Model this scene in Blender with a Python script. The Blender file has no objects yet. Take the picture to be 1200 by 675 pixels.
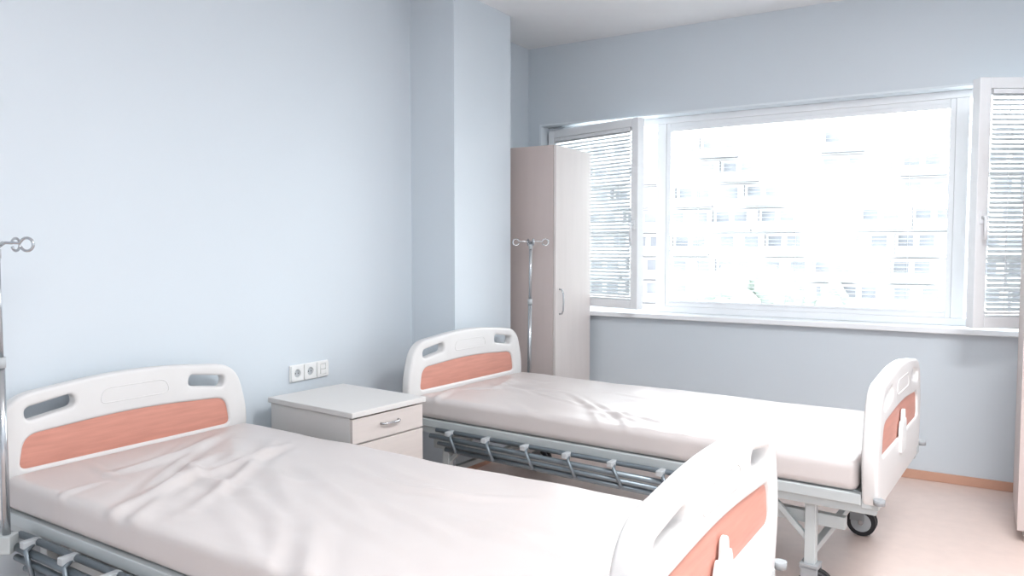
import bpy, bmesh, math, random
import numpy as np
from mathutils import Vector, Matrix, noise
from mathutils.geometry import delaunay_2d_cdt

scene = bpy.context.scene
scene.view_settings.view_transform = 'Standard'
scene.view_settings.look = 'None'
scene.view_settings.exposure = 0.0
COL = scene.collection

# ------------------------------------------------------------------ materials
def lin(c):
    return tuple(((v/255)/12.92 if v/255 <= .04045 else ((v/255+.055)/1.055)**2.4) for v in c)

def mat(name, rgb, rough=.5, metal=0., var=.03, vscale=3., bump=0., bscale=80., coat=0., stretch=None, spec=.5):
    m = bpy.data.materials.new(name); m.use_nodes = True
    nt = m.node_tree; b = nt.nodes['Principled BSDF']
    c = lin(rgb)
    b.inputs['Roughness'].default_value = rough
    b.inputs['Metallic'].default_value = metal
    b.inputs['Coat Weight'].default_value = coat
    b.inputs['Specular IOR Level'].default_value = spec
    tc = nt.nodes.new('ShaderNodeTexCoord')
    mp = nt.nodes.new('ShaderNodeMapping')
    if stretch: mp.inputs['Scale'].default_value = stretch
    nt.links.new(tc.outputs['Object'], mp.inputs['Vector'])
    nz = nt.nodes.new('ShaderNodeTexNoise'); nz.inputs['Scale'].default_value = vscale
    nz.inputs['Detail'].default_value = 4
    nt.links.new(mp.outputs[0], nz.inputs['Vector'])
    rp = nt.nodes.new('ShaderNodeValToRGB')
    rp.color_ramp.elements[0].position = .3; rp.color_ramp.elements[1].position = .7
    rp.color_ramp.elements[0].color = tuple(v*(1-var) for v in c)+(1,)
    rp.color_ramp.elements[1].color = tuple(min(1, v*(1+var)) for v in c)+(1,)
    nt.links.new(nz.outputs['Fac'], rp.inputs['Fac'])
    nt.links.new(rp.outputs[0], b.inputs['Base Color'])
    if bump:
        n2 = nt.nodes.new('ShaderNodeTexNoise'); n2.inputs['Scale'].default_value = bscale
        nt.links.new(mp.outputs[0], n2.inputs['Vector'])
        bp = nt.nodes.new('ShaderNodeBump'); bp.inputs['Strength'].default_value = bump
        bp.inputs['Distance'].default_value = .002
        nt.links.new(n2.outputs['Fac'], bp.inputs['Height'])
        nt.links.new(bp.outputs[0], b.inputs['Normal'])
    return m

M = {}
M['wall']    = mat('wall_paint_blue', (210,219,226), .6, var=.01, vscale=1.2, bump=.04, bscale=120)
M['ceil']    = mat('ceiling_paint', (232,234,236), .8, var=.01)
M['floor']   = mat('floor_linoleum', (225,205,196), .35, var=.03, vscale=14, bump=.05)
M['base']    = mat('baseboard_terracotta', (205,160,138), .5)
M['white']   = mat('window_pvc', (240,243,246), .35, var=.01)
M['reveal']  = mat('reveal_plaster', (226,234,240), .7, var=.01)
M['slat']    = mat('blind_slat', (212,218,222), .45, var=.01)
M['plastic'] = mat('bed_plastic_ivory', (221,220,219), .34, var=.01, bump=.03, bscale=300)
M['orange']  = mat('bed_panel_salmon', (204,143,127), .42, var=.07, vscale=5, stretch=(1,1.2,14))
M['leather'] = mat('mattress_leatherette', (205,198,196), .34, var=.015, bump=.08, bscale=500)
M['frame']   = mat('painted_steel_grey', (188,194,195), .4, metal=.1, var=.02)
M['rail']    = mat('rail_aluminium', (126,136,143), .38, metal=.6, var=.03)
M['darkpl']  = mat('grey_plastic', (100,107,113), .45)
M['knuckle'] = mat('knuckle_plastic', (182,187,190), .4)
M['chrome']  = mat('stainless_steel', (190,193,196), .22, metal=.9, var=.02)
M['wardside']= mat('wardrobe_laminate_taupe', (204,191,187), .5, var=.02, vscale=4, stretch=(6,6,.6))
M['warddoor']= mat('wardrobe_door_laminate', (220,213,210), .45, var=.02, vscale=4, stretch=(6,6,.6))
M['ns']      = mat('nightstand_laminate', (216,214,212), .45, var=.015)
M['nsfront'] = mat('nightstand_front_laminate', (208,200,196), .42, var=.03, vscale=5, stretch=(1,1,10))
M['socket']  = mat('socket_plastic', (236,237,236), .35, var=.005)
M['black']   = mat('black_rubber', (42,42,45), .6)
M['wheel']   = mat('caster_grey', (150,153,156), .5)
M['facade']  = mat('facade_plaster', (210,210,210), .9, var=.03, vscale=.2)
M['facwin']  = mat('facade_window', (135,138,144), .8, var=.22, vscale=.3, spec=.1)
M['balc']    = mat('balcony_panel', (176,178,180), .9)
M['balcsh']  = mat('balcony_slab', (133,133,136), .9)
M['pave']    = mat('pavement', (205,205,203), .9, var=.05, vscale=.1)
M['leaf']    = mat('foliage', (140,148,142), .9, var=.15, vscale=1.5)
M['trunk']   = mat('bark', (130,124,118), .9)

g = bpy.data.materials.new('window_glass'); g.use_nodes = True
nt = g.node_tree; nt.nodes.clear()
o = nt.nodes.new('ShaderNodeOutputMaterial'); mx = nt.nodes.new('ShaderNodeMixShader')
t = nt.nodes.new('ShaderNodeBsdfTransparent'); t.inputs[0].default_value = (.97,.985,.98,1)
gl = nt.nodes.new('ShaderNodeBsdfGlossy'); gl.inputs['Roughness'].default_value = .02
fr = nt.nodes.new('ShaderNodeFresnel'); fr.inputs[0].default_value = 1.35
nt.links.new(fr.outputs[0], mx.inputs[0]); nt.links.new(t.outputs[0], mx.inputs[1]); nt.links.new(gl.outputs[0], mx.inputs[2])
nt.links.new(mx.outputs[0], o.inputs[0]); M['glass'] = g

def emis(name, rgb, s):
    m = bpy.data.materials.new(name); m.use_nodes = True
    b = m.node_tree.nodes['Principled BSDF']
    b.inputs['Base Color'].default_value = lin(rgb)+(1,)
    b.inputs['Emission Color'].default_value = lin(rgb)+(1,)
    b.inputs['Emission Strength'].default_value = s
    return m

# ------------------------------------------------------------------ helpers
def link(o, parent=None):
    COL.objects.link(o)
    if parent: o.parent = parent
    return o

def empty(name, loc=(0,0,0), rz=0):
    e = bpy.data.objects.new(name, None); e.empty_display_size = .1
    e.location = loc; e.rotation_euler = (0,0,rz)
    return link(e)

def mesh_obj(name, me, m, parent=None, smooth=False):
    ob = bpy.data.objects.new(name, me)
    if m: me.materials.clear(); me.materials.append(m)
    if smooth:
        for p in me.polygons: p.use_smooth = True
    return link(ob, parent)

def add_box(bm, lo, hi, R=None):
    vs = [bm.verts.new((x,y,z)) for x in (lo[0],hi[0]) for y in (lo[1],hi[1]) for z in (lo[2],hi[2])]
    for f in ((0,1,3,2),(4,6,7,5),(0,4,5,1),(2,3,7,6),(0,2,6,4),(1,5,7,3)):
        bm.faces.new([vs[i] for i in f])
    if R is not None:
        for v in vs: v.co = R @ v.co
    return vs

def finish(bm, name, m, parent=None, bevel=0, smooth=False, seg=2):
    bmesh.ops.recalc_face_normals(bm, faces=bm.faces[:])
    me = bpy.data.meshes.new(name); bm.to_mesh(me); bm.free()
    ob = mesh_obj(name, me, m, parent, smooth or bevel > 0)
    if bevel:
        md = ob.modifiers.new('bevel', 'BEVEL'); md.width = bevel; md.segments = seg; md.limit_method = 'ANGLE'
        md.harden_normals = True
    return ob

def boxes(name, lst, m, parent=None, bevel=0):
    bm = bmesh.new()
    for b in lst:
        add_box(bm, b[0], b[1], b[2] if len(b) > 2 else None)
    return finish(bm, name, m, parent, bevel)

def box(name, lo, hi, m, parent=None, bevel=0):
    return boxes(name, [(lo,hi)], m, parent, bevel)

def beam_between(bm, p, q, w, h, up=Vector((0,0,1))):
    p, q = Vector(p), Vector(q); d = (q-p); L = d.length; x = d.normalized()
    y = up.cross(x)
    if y.length < 1e-4: y = Vector((0,1,0)).cross(x)
    y.normalize(); z = x.cross(y)
    Mx = Matrix((x,y,z)).transposed().to_4x4(); Mx.translation = p
    add_box(bm, (0,-w/2,-h/2), (L,w/2,h/2), Mx)

def beams(name, lst, m, parent=None, bevel=.003):
    bm = bmesh.new()
    for p,q,w,h in lst: beam_between(bm, p, q, w, h)
    return finish(bm, name, m, parent, bevel)

def tube_bm(bm, pts, r, n=12, cap=True):
    pts = [Vector(p) for p in pts]; rings = []
    prev = None
    for i,p in enumerate(pts):
        if i == 0: t = pts[1]-p
        elif i == len(pts)-1: t = p-pts[i-1]
        else: t = (pts[i+1]-p).normalized()+(p-pts[i-1]).normalized()
        t.normalize()
        if prev is None:
            a = Vector((0,0,1)) if abs(t.z) < .9 else Vector((1,0,0))
            u = t.cross(a).normalized()
        else:
            u = (prev - t*prev.dot(t)).normalized()
        prev = u; v = t.cross(u)
        rr = r[i] if isinstance(r,(list,tuple)) else r
        rings.append([bm.verts.new(p + (u*math.cos(a)+v*math.sin(a))*rr) for a in [2*math.pi*k/n for k in range(n)]])
    for a,b in zip(rings, rings[1:]):
        for k in range(n):
            bm.faces.new((a[k],a[(k+1)%n],b[(k+1)%n],b[k]))
    if cap:
        bm.faces.new(rings[0][::-1]); bm.faces.new(rings[-1])

def tubes(name, lst, m, parent=None, n=12):
    bm = bmesh.new()
    for pts,r in lst: tube_bm(bm, pts, r, n)
    ob = finish(bm, name, m, parent)
    for p in ob.data.polygons: p.use_smooth = len(p.vertices) == 4
    return ob

def fillet(pts, seg=8):
    out = []; n = len(pts)
    for i in range(n):
        P = Vector(pts[i][:2]); t = pts[i][2]
        A = Vector(pts[i-1][:2]); B = Vector(pts[(i+1)%n][:2])
        if t <= 0: out.append(tuple(P)); continue
        a = P + (A-P).normalized()*min(t,(A-P).length*.49)
        b = P + (B-P).normalized()*min(t,(B-P).length*.49)
        for k in range(seg+1):
            s = k/seg
            q = a*(1-s)**2 + P*2*s*(1-s) + b*s*s
            out.append(tuple(q))
    return out

def in_poly(p, poly):
    c = False; n = len(poly); x,y = p
    for i in range(n):
        x1,y1 = poly[i]; x2,y2 = poly[i-1]
        if (y1 > y) != (y2 > y) and x < (x2-x1)*(y-y1)/(y2-y1)+x1: c = not c
    return c

def shape2d(name, loops, thick, bevel, m, parent=None, axis='yz', off=0., K=4):
    """solid plate: outline loops[0] minus holes loops[1:], rounded rims, constrained-Delaunay caps"""
    bm = bmesh.new(); caps = ([],[]); polys = []
    for li,lp in enumerate(loops):
        Q = []
        for p in [Vector(p) for p in lp]:
            if not Q or (p-Q[-1]).length > 1e-4: Q.append(p)
        if (Q[0]-Q[-1]).length < 1e-4: Q.pop()
        area = sum(Q[i].x*Q[(i+1)%len(Q)].y-Q[(i+1)%len(Q)].x*Q[i].y for i in range(len(Q)))
        if (area > 0) != (li == 0): Q.reverse()
        n = len(Q); N = []
        for i in range(n):
            d = (Q[(i+1)%n]-Q[i]).normalized()+(Q[i]-Q[i-1]).normalized()
            d.normalize(); N.append(Vector((-d.y,d.x)))
        prof = []
        for k in range(K+1):
            a = math.pi/2*k/K
            prof.append((bevel*(1-math.cos(a)), thick/2-bevel+bevel*math.sin(a)))
        prof = [(o,-h) for o,h in prof[::-1]] + prof
        rings = []
        for o,h in prof:
            rings.append([bm.verts.new((Q[i].x+N[i].x*o, Q[i].y+N[i].y*o, h)) for i in range(n)])
        for a,b in zip(rings, rings[1:]):
            for i in range(n):
                bm.faces.new((a[i],a[(i+1)%n],b[(i+1)%n],b[i]))
        caps[0].append(rings[0]); caps[1].append(rings[-1])
        polys.append([(v.co.x,v.co.y) for v in rings[-1]])
    for ci,cap in enumerate(caps):
        vl = [v for r in cap for v in r]; ed = []; k = 0
        for r in cap:
            ed += [(k+i, k+(i+1)%len(r)) for i in range(len(r))]; k += len(r)
        vo, eo, fo, ov, oe, of = delaunay_2d_cdt([Vector((v.co.x,v.co.y)) for v in vl], ed, [], 0, 1e-7)
        for f in fo:
            c = sum((vo[i] for i in f), Vector((0,0)))/len(f)
            if not in_poly(c, polys[0]) or any(in_poly(c, h) for h in polys[1:]): continue
            idx = [ov[i][0] for i in f if ov[i]]
            if len(set(idx)) < 3: continue
            try: bm.faces.new([vl[i] for i in idx])
            except ValueError: pass
    bmesh.ops.recalc_face_normals(bm, faces=bm.faces[:])
    for f in bm.faces: f.smooth = True
    for v in bm.verts:
        x,y,z = v.co
        if axis == 'yz': v.co = (z+off, x, y)
        else: v.co = (x,y,z+off)
    me = bpy.data.meshes.new(name); bm.to_mesh(me); bm.free()
    ob = mesh_obj(name, me, m, parent)
    try: me.set_sharp_from_angle(angle=math.radians(40))
    except Exception: pass
    return ob

# ------------------------------------------------------------------ room shell
XL, XR, YB, YW, ZC = -3.03, 1.9, -2.2, 5.17, 2.93
WT = .30
OX0, OX1, OZ0, OZ1 = -2.93, .92, .93, 2.345   # window opening
box('floor', (XL-.15, YB-.15, -.12), (XR+.15, YW+WT, 0), M['floor'])
box('ceiling', (XL-.15, YB-.15, ZC), (XR+.15, YW+WT, ZC+.15), M['ceil'])
box('wall_left', (XL-.15, YB-.15, 0), (XL, YW, ZC), M['wall'])
box('wall_right', (XR, YB-.15, 0), (XR+.15, YW, ZC), M['wall'])
box('wall_back', (XL, YB-.15, 0), (XR, YB, ZC), M['wall'])
boxes('wall_window', [((XL-.15,YW,0),(XR+.15,YW+WT,OZ0-.035)), ((XL-.15,YW,OZ1),(XR+.15,YW+WT,ZC)),
                      ((XL-.15,YW,OZ0-.035),(OX0,YW+WT,OZ1)), ((OX1,YW,OZ0-.035),(XR+.15,YW+WT,OZ1))], M['wall'])
box('wall_column', (XL, 3.73, 0), (-2.70, 4.37, ZC), M['wall'])
box('trim_window_sill', (OX0-.02, YW-.06, OZ0-.035), (OX1+.02, YW+WT-.02, OZ0), M['white'], bevel=.006)
boxes('trim_window_reveal', [((OX0,YW-.002,OZ1-.012),(OX1,YW+WT,OZ1)), ((OX0,YW-.002,OZ0),(OX0+.012,YW+WT,OZ1-.012)),
                    ((OX1-.012,YW-.002,OZ0),(OX1,YW+WT,OZ1-.012))], M['reveal'])
box('baseboard_window', (XL, YW-.014, 0), (XR, YW, .055), M['base'], bevel=.003)
boxes('baseboard_left', [((XL,YB,0),(XL+.012,3.73,.055)), ((XL,4.37,0),(XL+.012,YW-.014,.055))], M['base'], bevel=.003)
boxes('baseboard_column', [((XL+.014,3.716,0),(-2.686,3.73,.055)), ((-2.70,3.73,0),(-2.686,4.384,.055)), ((XL+.014,4.37,0),(-2.70,4.384,.055))], M['base'])
box('baseboard_right', (XR-.014, YB, 0), (XR, YW-.014, .055), M['base'])

# ------------------------------------------------------------------ window
def rect_frame(lst, x0,x1,z0,z1,y0,y1,w):
    lst += [((x0,y0,z0),(x0+w,y1,z1)), ((x1-w,y0,z0),(x1,y1,z1)),
            ((x0+w,y0,z0),(x1-w,y1,z0+w)), ((x0+w,y0,z1-w),(x1-w,y1,z1))]

win = empty('window_1')
FY0, FY1 = YW+.12, YW+.19
xa, xb = OX0+.012, OX1-.012
za, zb = OZ0, OZ1-.012
L=[]; rect_frame(L, xa, xb, za, zb, FY0, FY1, .045)
MX1, MX2 = -1.985, -.115     # mullion centres
for mxx in (MX1, MX2): L.append(((mxx-.035,FY0,za+.045),(mxx+.035,FY1,zb-.045)))
boxes('outer_frame', L, M['white'], win, .004)
L=[]; rect_frame(L, MX1+.035, MX2-.035, za+.045, zb-.045, FY0+.005, FY1-.015, .03)
boxes('fixed_pane_frame', L, M['white'], win, .003)
box('fixed_glass', (MX1+.06,FY0+.04,za+.07),(MX2-.06,FY0+.046,zb-.07), M['glass'], win)

def blind(name, w, z0, z1, parent, x0, y, pitch=.022, tilt=10, sw=.021):
    bm = bmesh.new(); z = z1-.03; ta = math.radians(tilt)
    while z > z0+.02:
        prof = []
        for k in range(5):
            s = (k/4-.5)*sw; hgt = .0016*(1-(2*k/4-1)**2)
            prof.append((y+s*math.cos(ta), z+s*math.sin(ta)+hgt))
        a = [bm.verts.new((x0, p[0], p[1])) for p in prof]
        b = [bm.verts.new((x0+w, p[0], p[1])) for p in prof]
        for k in range(4): bm.faces.new((a[k],b[k],b[k+1],a[k+1]))
        z -= pitch
    me = bpy.data.meshes.new(name); bm.to_mesh(me); bm.free()
    mesh_obj(name, me, M['slat'], parent, True)
    box(name+'_headrail', (x0,y-.014,z1-.025),(x0+w,y+.014,z1), M['white'], parent, .002)
    box(name+'_bottomrail', (x0,y-.012,z0),(x0+w,y+.012,z0+.014), M['white'], parent, .002)
    n = 2 if w < 1.2 else 3
    tubes(name+'_cords', [([(x0+w*(.12+.76*i/(n-1)), y-.012, z0+.01),(x0+w*(.12+.76*i/(n-1)), y-.012, z1-.02)], .0011) for i in range(n)], M['white'], parent, 6)

blind('fixed_blind', (MX2-.065)-(MX1+.065), za+.075, zb-.075, win, MX1+.065, FY0+.012, tilt=10, pitch=.025)

def sash(name, hinge, ang, w, sgn, tilt):
    e = empty(name, (hinge[0],hinge[1],0), ang); e.parent = win
    x0, x1 = (0,w) if sgn > 0 else (-w,0)
    z0, z1 = za+.035, zb-.03
    L=[]; rect_frame(L, x0,x1,z0,z1,-.035,.035,.06)
    boxes(name+'_frame', L, M['white'], e, .005)
    L=[]; rect_frame(L, x0+.058,x1-.058,z0+.058,z1-.058,-.02,.025,.012)
    boxes(name+'_bead', L, M['white'], e, .003)
    box(name+'_glass', (x0+.06,.005,z0+.06),(x1-.06,.01,z1-.06), M['glass'], e)
    blind(name+'_blind', w-.145, z0+.075, z1-.062, e, x0+.0725, -.024, tilt=tilt, pitch=.026, sw=.025)
    fx = (x1-.03) if sgn > 0 else (x0+.03)
    zc = 1.56
    boxes(name+'_handle_plate', [((fx-.013,-.045,zc-.035),(fx+.013,-.035,zc+.035))], M['white'], e, .003)
    tubes(name+'_handle', [([(fx,-.045,zc),(fx,-.075,zc),(fx+sgn*.004,-.08,zc-.01),(fx+sgn*.004,-.08,zc-.12)], .009)], M['white'], e)
    return e
sash('sash_left', (xa+.03, FY0-.005), -math.radians(16.5), .885, 1, 42)
sash('sash_right', (.725, FY0-.01), math.radians(31), .90, -1, 42)

# ------------------------------------------------------------------ wardrobes
def wardrobe(x0, y0, x1, y1, h, face):
    e = empty('wardrobe', ((x0+x1)/2,(y0+y1)/2,0), 0 if face > 0 else math.pi)
    w = (y1-y0)/2; d = (x1-x0)/2
    boxes('carcass', [((-d,-w,.06),(d-.02,-w+.018,h)), ((-d,w-.018,.06),(d-.02,w,h)), ((-d,-w+.018,h-.018),(d-.02,w-.018,h)),
                      ((-d,-w+.018,.06),(d-.02,w-.018,.08)), ((-d,-w+.018,.08),(-d+.006,w-.018,h-.018))], M['wardside'], e, .001)
    box('plinth', (-d+.03,-w+.02,0),(d-.06,w-.02,.06), M['wardside'], e)
    box('door', (d-.018,-w+.002,.07),(d,w-.002,h-.002), M['warddoor'], e, .0015)
    hy = -w+.055
    pts = [(d,hy,.945),(d+.02,hy,.948),(d+.03,hy,.97),(d+.033,hy,1.03),(d+.03,hy,1.09),(d+.02,hy,1.112),(d,hy,1.115)]
    tubes('handle', [(pts,.006)], M['chrome'], e)
    return e
wardrobe(-3.01, 4.545, -2.45, 5.085, 2.09, 1)
wardrobe(.18, 4.28, .76, 4.83, 2.09, 1)

# ------------------------------------------------------------------ nightstand
ns = empty('nightstand', (-2.59, 2.69, 0), -math.radians(5))
hx, hy, H = .30, .235, .68
boxes('body', [((-hx+.01,-hy+.012,.10),(hx-.03,-hy+.028,H-.025)), ((-hx+.01,hy-.028,.10),(hx-.03,hy-.012,H-.025)),
               ((-hx+.01,-hy+.028,.10),(-hx+.02,hy-.028,H-.025)), ((-hx+.02,-hy+.028,.10),(hx-.03,hy-.028,.118)),
               ((-hx+.02,-hy+.028,.52),(hx-.03,hy-.028,.535))], M['ns'], ns, .001)
box('top', (-hx,-hy,H-.026),(hx,hy,H), M['ns'], ns, .004)
box('drawer_front', (hx-.03,-hy+.013,.535),(hx-.012,hy-.013,H-.034), M['nsfront'], ns, .002)
box('cupboard_door', (hx-.03,-hy+.013,.108),(hx-.012,hy-.013,.527), M['nsfront'], ns, .002)
def bow(y0,y1,z,x):
    return [(x,y0,z),(x+.016,y0+.004,z),(x+.026,y0+(y1-y0)*.2,z),(x+.03,(y0+y1)/2,z),(x+.026,y0+(y1-y0)*.8,z),(x+.016,y1-.004,z),(x,y1,z)]
tubes('handles', [(bow(-.055,.055,.60,hx-.012),.0055), (bow(-.20,-.12,.475,hx-.012),.0055)], M['chrome'], ns)
L=[]
for sx in (-.24,.22):
    for sy in (-.18,.18):
        L.append(([(sx,sy-.011,.03),(sx,sy+.011,.03)], .03))
tubes('caster_wheels', L, M['black'], ns, 20)
boxes('caster_forks', [((sx-.012,sy-.018,.05),(sx+.012,sy+.018,.102)) for sx in (-.24,.22) for sy in (-.18,.18)], M['wheel'], ns, .003)

# ------------------------------------------------------------------ sockets
so = empty('wall_socket', (XL, 2.86, .745))
box('backplate', (0,-.135,-.045),(.008,.135,.045), M['socket'], so, .004)
for i,yy in enumerate((-.09,0,.09)):
    a=.041
    shape2d('gang_frame_%d'%(i+1), [fillet([(yy-a,-a,.01),(yy+a,-a,.01),(yy+a,a,.01),(yy-a,a,.01)]),
            [(yy+.021*math.cos(t*math.pi/12), .021*math.sin(t*math.pi/12)) for t in range(24)] if i < 2 else
            fillet([(yy-.02,-.028,.004),(yy+.02,-.028,.004),(yy+.02,.028,.004),(yy-.02,.028,.004)])], .008, .0015, M['socket'], so, 'yz', .012)
    if i < 2:
        tubes('pin_holes_%d'%(i+1), [([(.0085,yy-.009,0),(.0105,yy-.009,0)],.003), ([(.0085,yy+.009,0),(.0105,yy+.009,0)],.003)], M['black'], so)
        tubes('well_%d'%(i+1), [([(.0082,yy,0),(.0092,yy,0)],.0205)], M['knuckle'], so, 24)
    else:
        boxes('rocker', [((.008,yy-.018,-.026),(.018,yy+.018,-.001)), ((.008,yy-.018,.001),(.016,yy+.018,.026))], M['socket'], so, .002)

# ------------------------------------------------------------------ hospital beds
MZ0, MZ1 = .485, .60
def grid_box(lo, hi, step, R):
    lo = np.array(lo); hi = np.array(hi)
    bm = bmesh.new(); size = hi-lo
    n = [max(2,int(round(s/step))) for s in size]
    for ax in range(3):
        u,v = [(1,2),(2,0),(0,1)][ax]
        for side in (0,1):
            nu,nv = n[u],n[v]
            g = []
            for i in range(nu+1):
                row=[]
                for j in range(nv+1):
                    c = np.zeros(3); c[ax] = hi[ax] if side else lo[ax]
                    c[u] = lo[u]+size[u]*i/nu; c[v] = lo[v]+size[v]*j/nv
                    row.append(bm.verts.new(c))
                g.append(row)
            for i in range(nu):
                for j in range(nv):
                    f = (g[i][j],g[i+1][j],g[i+1][j+1],g[i][j+1])
                    bm.faces.new(f if side else f[::-1])
    bmesh.ops.remove_doubles(bm, verts=bm.verts, dist=1e-5)
    me = bpy.data.meshes.new('mattress'); bm.to_mesh(me); bm.free()
    co = np.empty(len(me.vertices)*3); me.vertices.foreach_get('co', co); co = co.reshape(-1,3)
    inner = np.clip(co, lo+R, hi-R); d = co-inner; ln = np.linalg.norm(d,axis=1); ln[ln==0]=1
    nrm = d/ln[:,None]
    return me, inner+nrm*R, nrm

def creases(seed, specs):
    rnd = random.Random(seed); out=[]
    for (n,xr,yr,ar,lr,amp,wd) in specs:
        for i in range(n):
            x = rnd.uniform(*xr); y = rnd.uniform(*yr); a = math.radians(rnd.uniform(*ar)); Ls = rnd.uniform(*lr)
            k = rnd.uniform(-1.3,1.3); am = rnd.uniform(amp*.5,amp); w = rnd.uniform(wd*.7,wd*1.4)
            pts=[]; N=40
            for s in range(N):
                pts.append((x,y)); x += math.cos(a)*Ls/N; y += math.sin(a)*Ls/N; a += k*Ls/N
            out.append((np.array(pts),am,w))
    return out

def mattress(parent, seed, specs, BL):
    lo = (.045,-.50,MZ0); hi = (BL-.045,.50,MZ1)
    me, co, nrm = grid_box(lo, hi, .0105, .028)
    xy = co[:,:2]; top = np.clip(nrm[:,2],0,1)
    disp = np.zeros(len(co))
    for pts,am,w in creases(seed, specs):
        dmin = np.full(len(co),1e9); idx = np.zeros(len(co),int)
        for s in range(len(pts)-1):
            a,b = pts[s],pts[s+1]; ab = b-a
            tt = np.clip(((xy-a)@ab)/(ab@ab),0,1)
            dd = np.linalg.norm(xy-(a+tt[:,None]*ab),axis=1)
            m_ = dd<dmin; dmin[m_]=dd[m_]; idx[m_]=s
        taper = np.sin(np.pi*(idx+.5)/len(pts))**.7
        disp += am*taper*(np.exp(-(dmin/w)**2) - .35*np.exp(-((dmin-2.1*w)/(1.1*w))**2))
    nz = np.array([noise.noise(Vector((p[0]*2.2+seed,p[1]*2.6,p[2]*2)))*.008 + noise.noise(Vector((p[0]*6+seed,p[1]*7,p[2]*5)))*.003 for p in co])
    d = disp*(top*.9+.1) + nz
    d[nrm[:,2] < -.3] = 0
    co = co + nrm*d[:,None]
    me.vertices.foreach_set('co', co.ravel()); me.update()
    return mesh_obj('mattress', me, M['leather'], parent, True)

def rot_loop(c, hw, hh, ang, t):
    ca,sa = math.cos(ang),math.sin(ang)
    return [(c[0]+x*ca-y*sa, c[1]+x*sa+y*ca) for x,y in fillet([(-hw,-hh,t),(hw,-hh,t),(hw,hh,t),(-hw,hh,t)])]

def board(parent, name, x, outer, dz=0.):
    Z = lambda lp: [(a,b+dz) for a,b in lp]
    out = Z(fillet([(-.50,.425,.05),(-.545,.64,.10),(-.480,.880,.10),(0,.930,.34),(.480,.880,.10),(.545,.64,.10),(.50,.425,.05)], 14))
    slotL = Z(rot_loop((-.328,.824), .090, .025, math.radians(9), .025))
    slotR = Z(rot_loop((.328,.824), .090, .025, -math.radians(9), .025))
    org = Z(fillet([(-.44,.615,.03),(-.42,.735,.05),(0,.762,.3),(.42,.735,.05),(.44,.615,.03)], 10))
    shape2d(name, [out,slotL,slotR,org], .056, .013, M['plastic'], parent, 'yz', x)
    orgi = Z(fillet([(-.448,.607,.03),(-.428,.743,.05),(0,.770,.3),(.428,.743,.05),(.448,.607,.03)], 10))
    shape2d(name+'_insert', [orgi], .036, .002, M['orange'], parent, 'yz', x)
    L=[]
    for s in (-1,1):
        xs = x + s*.0272
        lp = Z(fillet([(-.15,.804,.03),(.15,.804,.03),(.13,.862,.03),(-.13,.862,.03)],6))
        L.append(([(xs,p[0],p[1]) for p in lp]+[(xs,lp[0][0],lp[0][1])], .0028))
    tubes(name+'_emboss', L, M['plastic'], parent, 8)
    L=[]
    for sy in (-1,1):
        xx = x + outer*.036
        L.append(([(xx,sy*.525,.462),(xx,sy*.525,.482)], .02))
    tubes(name+'_bumpers', L, M['wheel'], parent, 20)
    boxes(name+'_brackets', [((x-.03,sy*.47-.03,.43),(x+.03,sy*.47+.03,.47)) for sy in (-1,1)], M['frame'], parent, .004)

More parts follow.
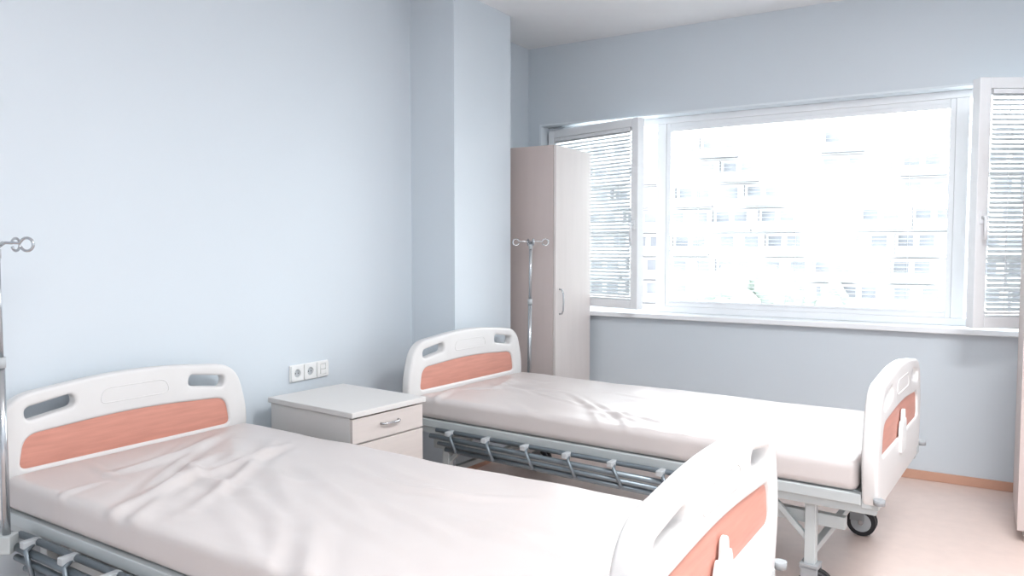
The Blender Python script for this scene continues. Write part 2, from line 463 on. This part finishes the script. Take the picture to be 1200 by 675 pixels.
def bed(loc, rz, seed, specs, BL, dzh=0., dzf=0.):
    e = empty('hospital_bed', loc, math.radians(rz))
    mattress(e, seed, specs, BL)
    board(e, 'headboard', 0, -1, dzh)
    board(e, 'footboard', BL, 1, dzf)
    clip = fillet([(-.06,.545,.02),(.06,.545,.02),(.062,.65,.02),(.045,.69,.02),(.03,.665,.012),(.022,.725,.02),(-.012,.725,.02),(-.018,.67,.012),(-.04,.685,.02),(-.062,.65,.02)],5)
    shape2d('chart_clip', [clip], .014, .003, M['socket'], e, 'yz', BL+.030)
    L=[]
    for s in (-1,1):
        L.append(((.03,s*.49,.462),(BL-.03,s*.49,.462),.03,.042))
    for xx in (.05,.75,1.2,1.7,BL-.05):
        L.append(((xx,-.475,.462),(xx,.475,.462),.03,.036))
    beams('deck_frame', L, M['frame'], e, .004)
    boxes('deck_panels', [((a,-.47,.478),(b,.47,.486)) for a,b in ((.04,.74),(.76,1.19),(1.21,1.69),(1.71,BL-.04))], M['frame'], e)
    L=[]
    for s in (-1,1):
        L.append(((.10,s*.40,.33),(BL-.10,s*.40,.33),.035,.05))
        for xx,dx in ((.22,1),(BL-.22,-1)):
            L.append(((xx,s*.44,.44),(xx,s*.44,.155),.042,.042))
            L.append(((xx,s*.44,.24),(xx+dx*.18,s*.44,.42),.022,.022))
    for xx in (.22,BL-.22):
        L.append(((xx,-.44,.40),(xx,.44,.40),.04,.04)); L.append(((xx,-.42,.20),(xx,.42,.20),.03,.03))
    for s in (-1,1):
        L.append(((BL-.50,s*.47,.425),(BL+.02,s*.47,.425),.04,.036))
        L.append(((-.02,s*.47,.425),(.40,s*.47,.425),.04,.036))
    L.append(((.75,0,.33),(1.6,0,.40),.03,.03)); L.append(((.6,-.40,.33),(.6,.40,.33),.03,.03)); L.append(((1.5,-.40,.33),(1.5,.40,.33),.03,.03))
    beams('chassis', L, M['frame'], e, .004)
    tubes('crank_shafts', [([(1.0,-.12,.37),(BL-.02,-.12,.37)],.013), ([(1.3,.12,.37),(BL-.02,.12,.37)],.013)], M['chrome'], e)
    for s in (-1,1):
        T=[]
        T.append(([(.22,s*.530,.442),(1.60,s*.530,.442),(1.66,s*.530,.425)], .012))
        T.append(([(.20,s*.556,.414),(1.64,s*.556,.400)], .013))
        T.append(([(.26,s*.562,.384),(1.60,s*.562,.372)], .011))
        T.append(([(.30,s*.550,.354),(1.58,s*.550,.344)], .013))
        tubes('side_guard_rails', T, M['rail'], e)
        T=[]
        for k in range(6):
            x0 = .33+k*.235
            T.append(([(x0,s*.532,.442),(x0+.02,s*.574,.425),(x0+.06,s*.574,.352)], .008))
        tubes('side_guard_links', T, M['rail'], e)
        boxes('side_guard_knuckles', [((x0-.014,min(s*.52,s*.578),.430),(x0+.014,max(s*.52,s*.578),.454)) for x0 in [.33+k*.235 for k in range(6)]],
              M['knuckle'], e, .004)
        box('side_guard_latch', (1.60,min(s*.515,s*.58),.345),(1.70,max(s*.515,s*.58),.395), M['darkpl'], e, .012)
    W=[];Hb=[];Fk=[];St=[]
    for xx in (.22,BL-.22):
        for s in (-1,1):
            y=s*.44
            for dy in (-.016,.016):
                W.append(([(xx+.02,y+dy-.011,.068),(xx+.02,y+dy+.011,.068)],.066))
                Hb.append(([(xx+.02,y+dy-.0125,.068),(xx+.02,y+dy+.0125,.068)],.046))
            Fk.append((( xx-.03,y-.034,.075),(xx+.035,y-.029,.15)))
            Fk.append((( xx-.03,y+.029,.075),(xx+.035,y+.034,.15)))
            Fk.append((( xx-.035,y-.034,.14),(xx+.035,y+.034,.16)))
            St.append(([(xx+.02,y-.037,.068),(xx+.02,y+.037,.068)],.012))
    tubes('caster_tyres', W, M['black'], e, 28); tubes('caster_hubs', Hb, M['knuckle'], e, 24)
    boxes('caster_forks', Fk, M['wheel'], e, .004); tubes('caster_axles', St, M['chrome'], e, 14)
    return e

specs1 = [(7,(.12,.55),(.0,.40),(-75,-40),(.5,.9),.016,.024), (8,(.25,1.0),(-.05,.42),(-58,-25),(.5,.9),.011,.024),
          (9,(.7,1.7),(-.3,.45),(-35,5),(.5,1.0),.008,.024), (3,(.05,.4),(-.45,.3),(-80,0),(.2,.4),.007,.016)]
specs2 = [(6,(.06,.35),(-.4,.3),(-70,40),(.3,.6),.012,.020), (7,(.3,1.0),(-.3,.42),(-45,-5),(.4,.8),.008,.020),
          (7,(.9,1.7),(-.4,.4),(-30,25),(.3,.8),.006,.020)]
bed((-2.92, 1.805, 0), -1.3, 3, specs1, 2.395, -.01, .008)
bed((-2.60, 3.715, 0), -4.0, 8, specs2, 2.315, 0, 0)

# ------------------------------------------------------------------ IV poles (bed mounted)
def iv_pole(x, y, z0, z1, lean, rz):
    e = empty('iv_pole', (x,y,z0), rz)
    h = z1-z0; lx,ly = lean
    P = lambda s: (lx*s, ly*s, h*s)
    tubes('lower_tube', [([P(0),P(.62)],.0125)], M['chrome'], e, 16)
    tubes('upper_tube', [([P(.6),P(1)],.0095)], M['chrome'], e, 16)
    tubes('collar', [([P(.60),P(.635)],.0155), ([P(.955),P(.985)],.013)], M['knuckle'], e, 16)
    top = Vector(P(1)); T=[]
    for k in range(4):
        a = k*math.pi/2; d = Vector((math.cos(a),math.sin(a),0)); pts=[top-Vector((0,0,.012)), top+d*.03+Vector((0,0,.006)), top+d*.075+Vector((0,0,.004))]
        c = top+d*.098; R=.021
        for j in range(0,15):
            t = math.radians(150-j*22)
            pts.append(c+d*(R*math.cos(t))+Vector((0,0,1))*(R*math.sin(t)))
        T.append((pts,.0046))
    tubes('hooks', T, M['chrome'], e, 10)
    boxes('mount_bracket', [((-.025,-.025,-.01),(.025,.025,.05))], M['frame'], e, .004)
    return e
iv_pole(-2.70, 1.222, .41, 1.41, (0,0), math.radians(32))
iv_pole(-2.54, 4.345, .41, 1.435, (.01,.0), math.radians(40))

# ------------------------------------------------------------------ ceiling downlight, added fill panels
e = empty('ceiling_downlight', (-2.07,3.86,ZC))
tubes('ring', [([(0,0,-.008),(0,0,0)],.055)], M['white'], e, 32)
tubes('lens', [([(0,0,-.010),(0,0,-.007)],.042)], M['white'], e, 32)

Lm = emis('fill_emitter',(252,252,255),3.0)  # glowing face of the added fill panels
def fill_panel(x,y,energy):  # unseen ceiling panel with area light, added as soft fill for the room
    e = empty('added_fill_panel', (x,y,ZC))
    a,b=.62,.32
    boxes('fill_housing', [((-a,-b,-.03),(-a+.02,b,0)),((a-.02,-b,-.03),(a,b,0)),((-a+.02,-b,-.03),(a-.02,-b+.02,0)),((-a+.02,b-.02,-.03),(a-.02,b,0))], M['white'], e, .002)
    box('fill_diffuser', (-a+.02,-b+.02,-.02),(a-.02,b-.02,-.01), Lm, e)
    ld = bpy.data.lights.new('fill_lamp','AREA'); ld.shape='RECTANGLE'; ld.size=1.15; ld.size_y=.55; ld.energy=energy; ld.color=(.985,.99,1)
    lo = bpy.data.objects.new('fill_lamp',ld); lo.location=(0,0,-.035); link(lo,e)
fill_panel(.6,-.6,80); fill_panel(.5,2.2,92)

# ------------------------------------------------------------------ exterior
GZ=-9
box('exterior_ground', (-250,7,GZ-.3),(200,260,GZ), M['pave'])
ab = empty('apartment_building', (-17,96,GZ), math.radians(8))
hw=46; nf=8; fh=3.0
fac=[((-hw,0,0),(hw,14,nf*fh+1.2))]; wn=[]; bp_=[]; sl=[]
rnd=random.Random(5)
for f in range(nf):
    z=f*fh+.4
    x=-hw+1.5
    while x < hw-4:
        k = rnd.random()
        if k < .42:
            sl.append(((x,-1.5,z),(x+4.6,0,z+.18)))
            bp_.append(((x,-1.5,z+.18),(x+4.6,-1.42,z+1.15)))
            wn.append(((x+.4,-.05,z+.3),(x+1.9,.02,z+2.4))); wn.append(((x+2.5,-.05,z+1.0),(x+4.0,.02,z+2.4)))
            sl.append(((x,-1.5,z+.18),(x+.08,0,z+2.6)))
            x += 5.4
        else:
            wn.append(((x+.5,-.05,z+1.0),(x+2.1,.02,z+2.35))); x += 2.9
    sl.append(((-hw,-.12,z+2.72),(hw,0,z+2.84)))
boxes('facade', fac, M['facade'], ab); boxes('windows', wn, M['facwin'], ab)
boxes('balcony_parapets', bp_, M['balc'], ab); boxes('balcony_slabs', sl, M['balcsh'], ab)
lowb = empty('low_annex_building', (-6,38,GZ), math.radians(4))
box('annex_walls', (-26,0,0),(30,10,6.2), M['facade'], lowb)
box('annex_roof_edge', (-26.3,-.3,6.2),(30.3,10.3,6.6), M['balc'], lowb)

def tree(x,y,h,r,seed):
    e = empty('tree', (x,y,GZ))
    tubes('trunk', [([(0,0,0),(.1,0,h*.4),(0,.1,h*.75)],[.25,.2,.1])], M['trunk'], e)
    rr = random.Random(seed); bm = bmesh.new()
    for i in range(26):
        c = Vector((rr.gauss(0,.5)*r, rr.gauss(0,.5)*r, h*.72+rr.gauss(0,.42)*r)); q = rr.uniform(.3,.55)*r
        res = bmesh.ops.create_icosphere(bm, subdivisions=2, radius=q)
        for v in res['verts']:
            v.co = v.co*(1+.35*noise.noise(v.co*2.3+Vector((i*3,0,0)))) + c
    finish(bm,'crown',M['leaf'],e)
tree(-17,62,8.5,3.0,1); tree(-13,66,7.0,2.4,2)

# ------------------------------------------------------------------ world + portal
w = bpy.data.worlds.new('sky'); scene.world = w; w.use_nodes = True
nt = w.node_tree; bg = nt.nodes['Background']
tc = nt.nodes.new('ShaderNodeTexCoord'); sp = nt.nodes.new('ShaderNodeSeparateXYZ'); rp = nt.nodes.new('ShaderNodeValToRGB')
rp.color_ramp.elements[0].position=.45; rp.color_ramp.elements[0].color=(.94,.97,1,1)
rp.color_ramp.elements[1].position=1; rp.color_ramp.elements[1].color=(.86,.94,1,1)
nt.links.new(tc.outputs['Generated'],sp.inputs[0]); nt.links.new(sp.outputs['Z'],rp.inputs[0]); nt.links.new(rp.outputs[0],bg.inputs[0])
bg.inputs[1].default_value = 7.6
pl = bpy.data.lights.new('window_portal','AREA'); pl.shape='RECTANGLE'; pl.size=OX1-OX0; pl.size_y=OZ1-OZ0
pl.cycles.is_portal = True
po = bpy.data.objects.new('window_portal',pl); po.location=((OX0+OX1)/2, YW+WT+.02,(OZ0+OZ1)/2); po.rotation_euler=(math.radians(-90),0,0); link(po)

# ------------------------------------------------------------------ camera
cd = bpy.data.cameras.new('camera'); cd.sensor_width=36; cd.lens=36*893/1200; cd.clip_start=.02; cd.clip_end=600
co = bpy.data.objects.new('camera',cd); co.location=(0,0,1.4); co.rotation_euler=(math.radians(90-3.04),0,math.radians(31.6)); link(co)
scene.camera = co
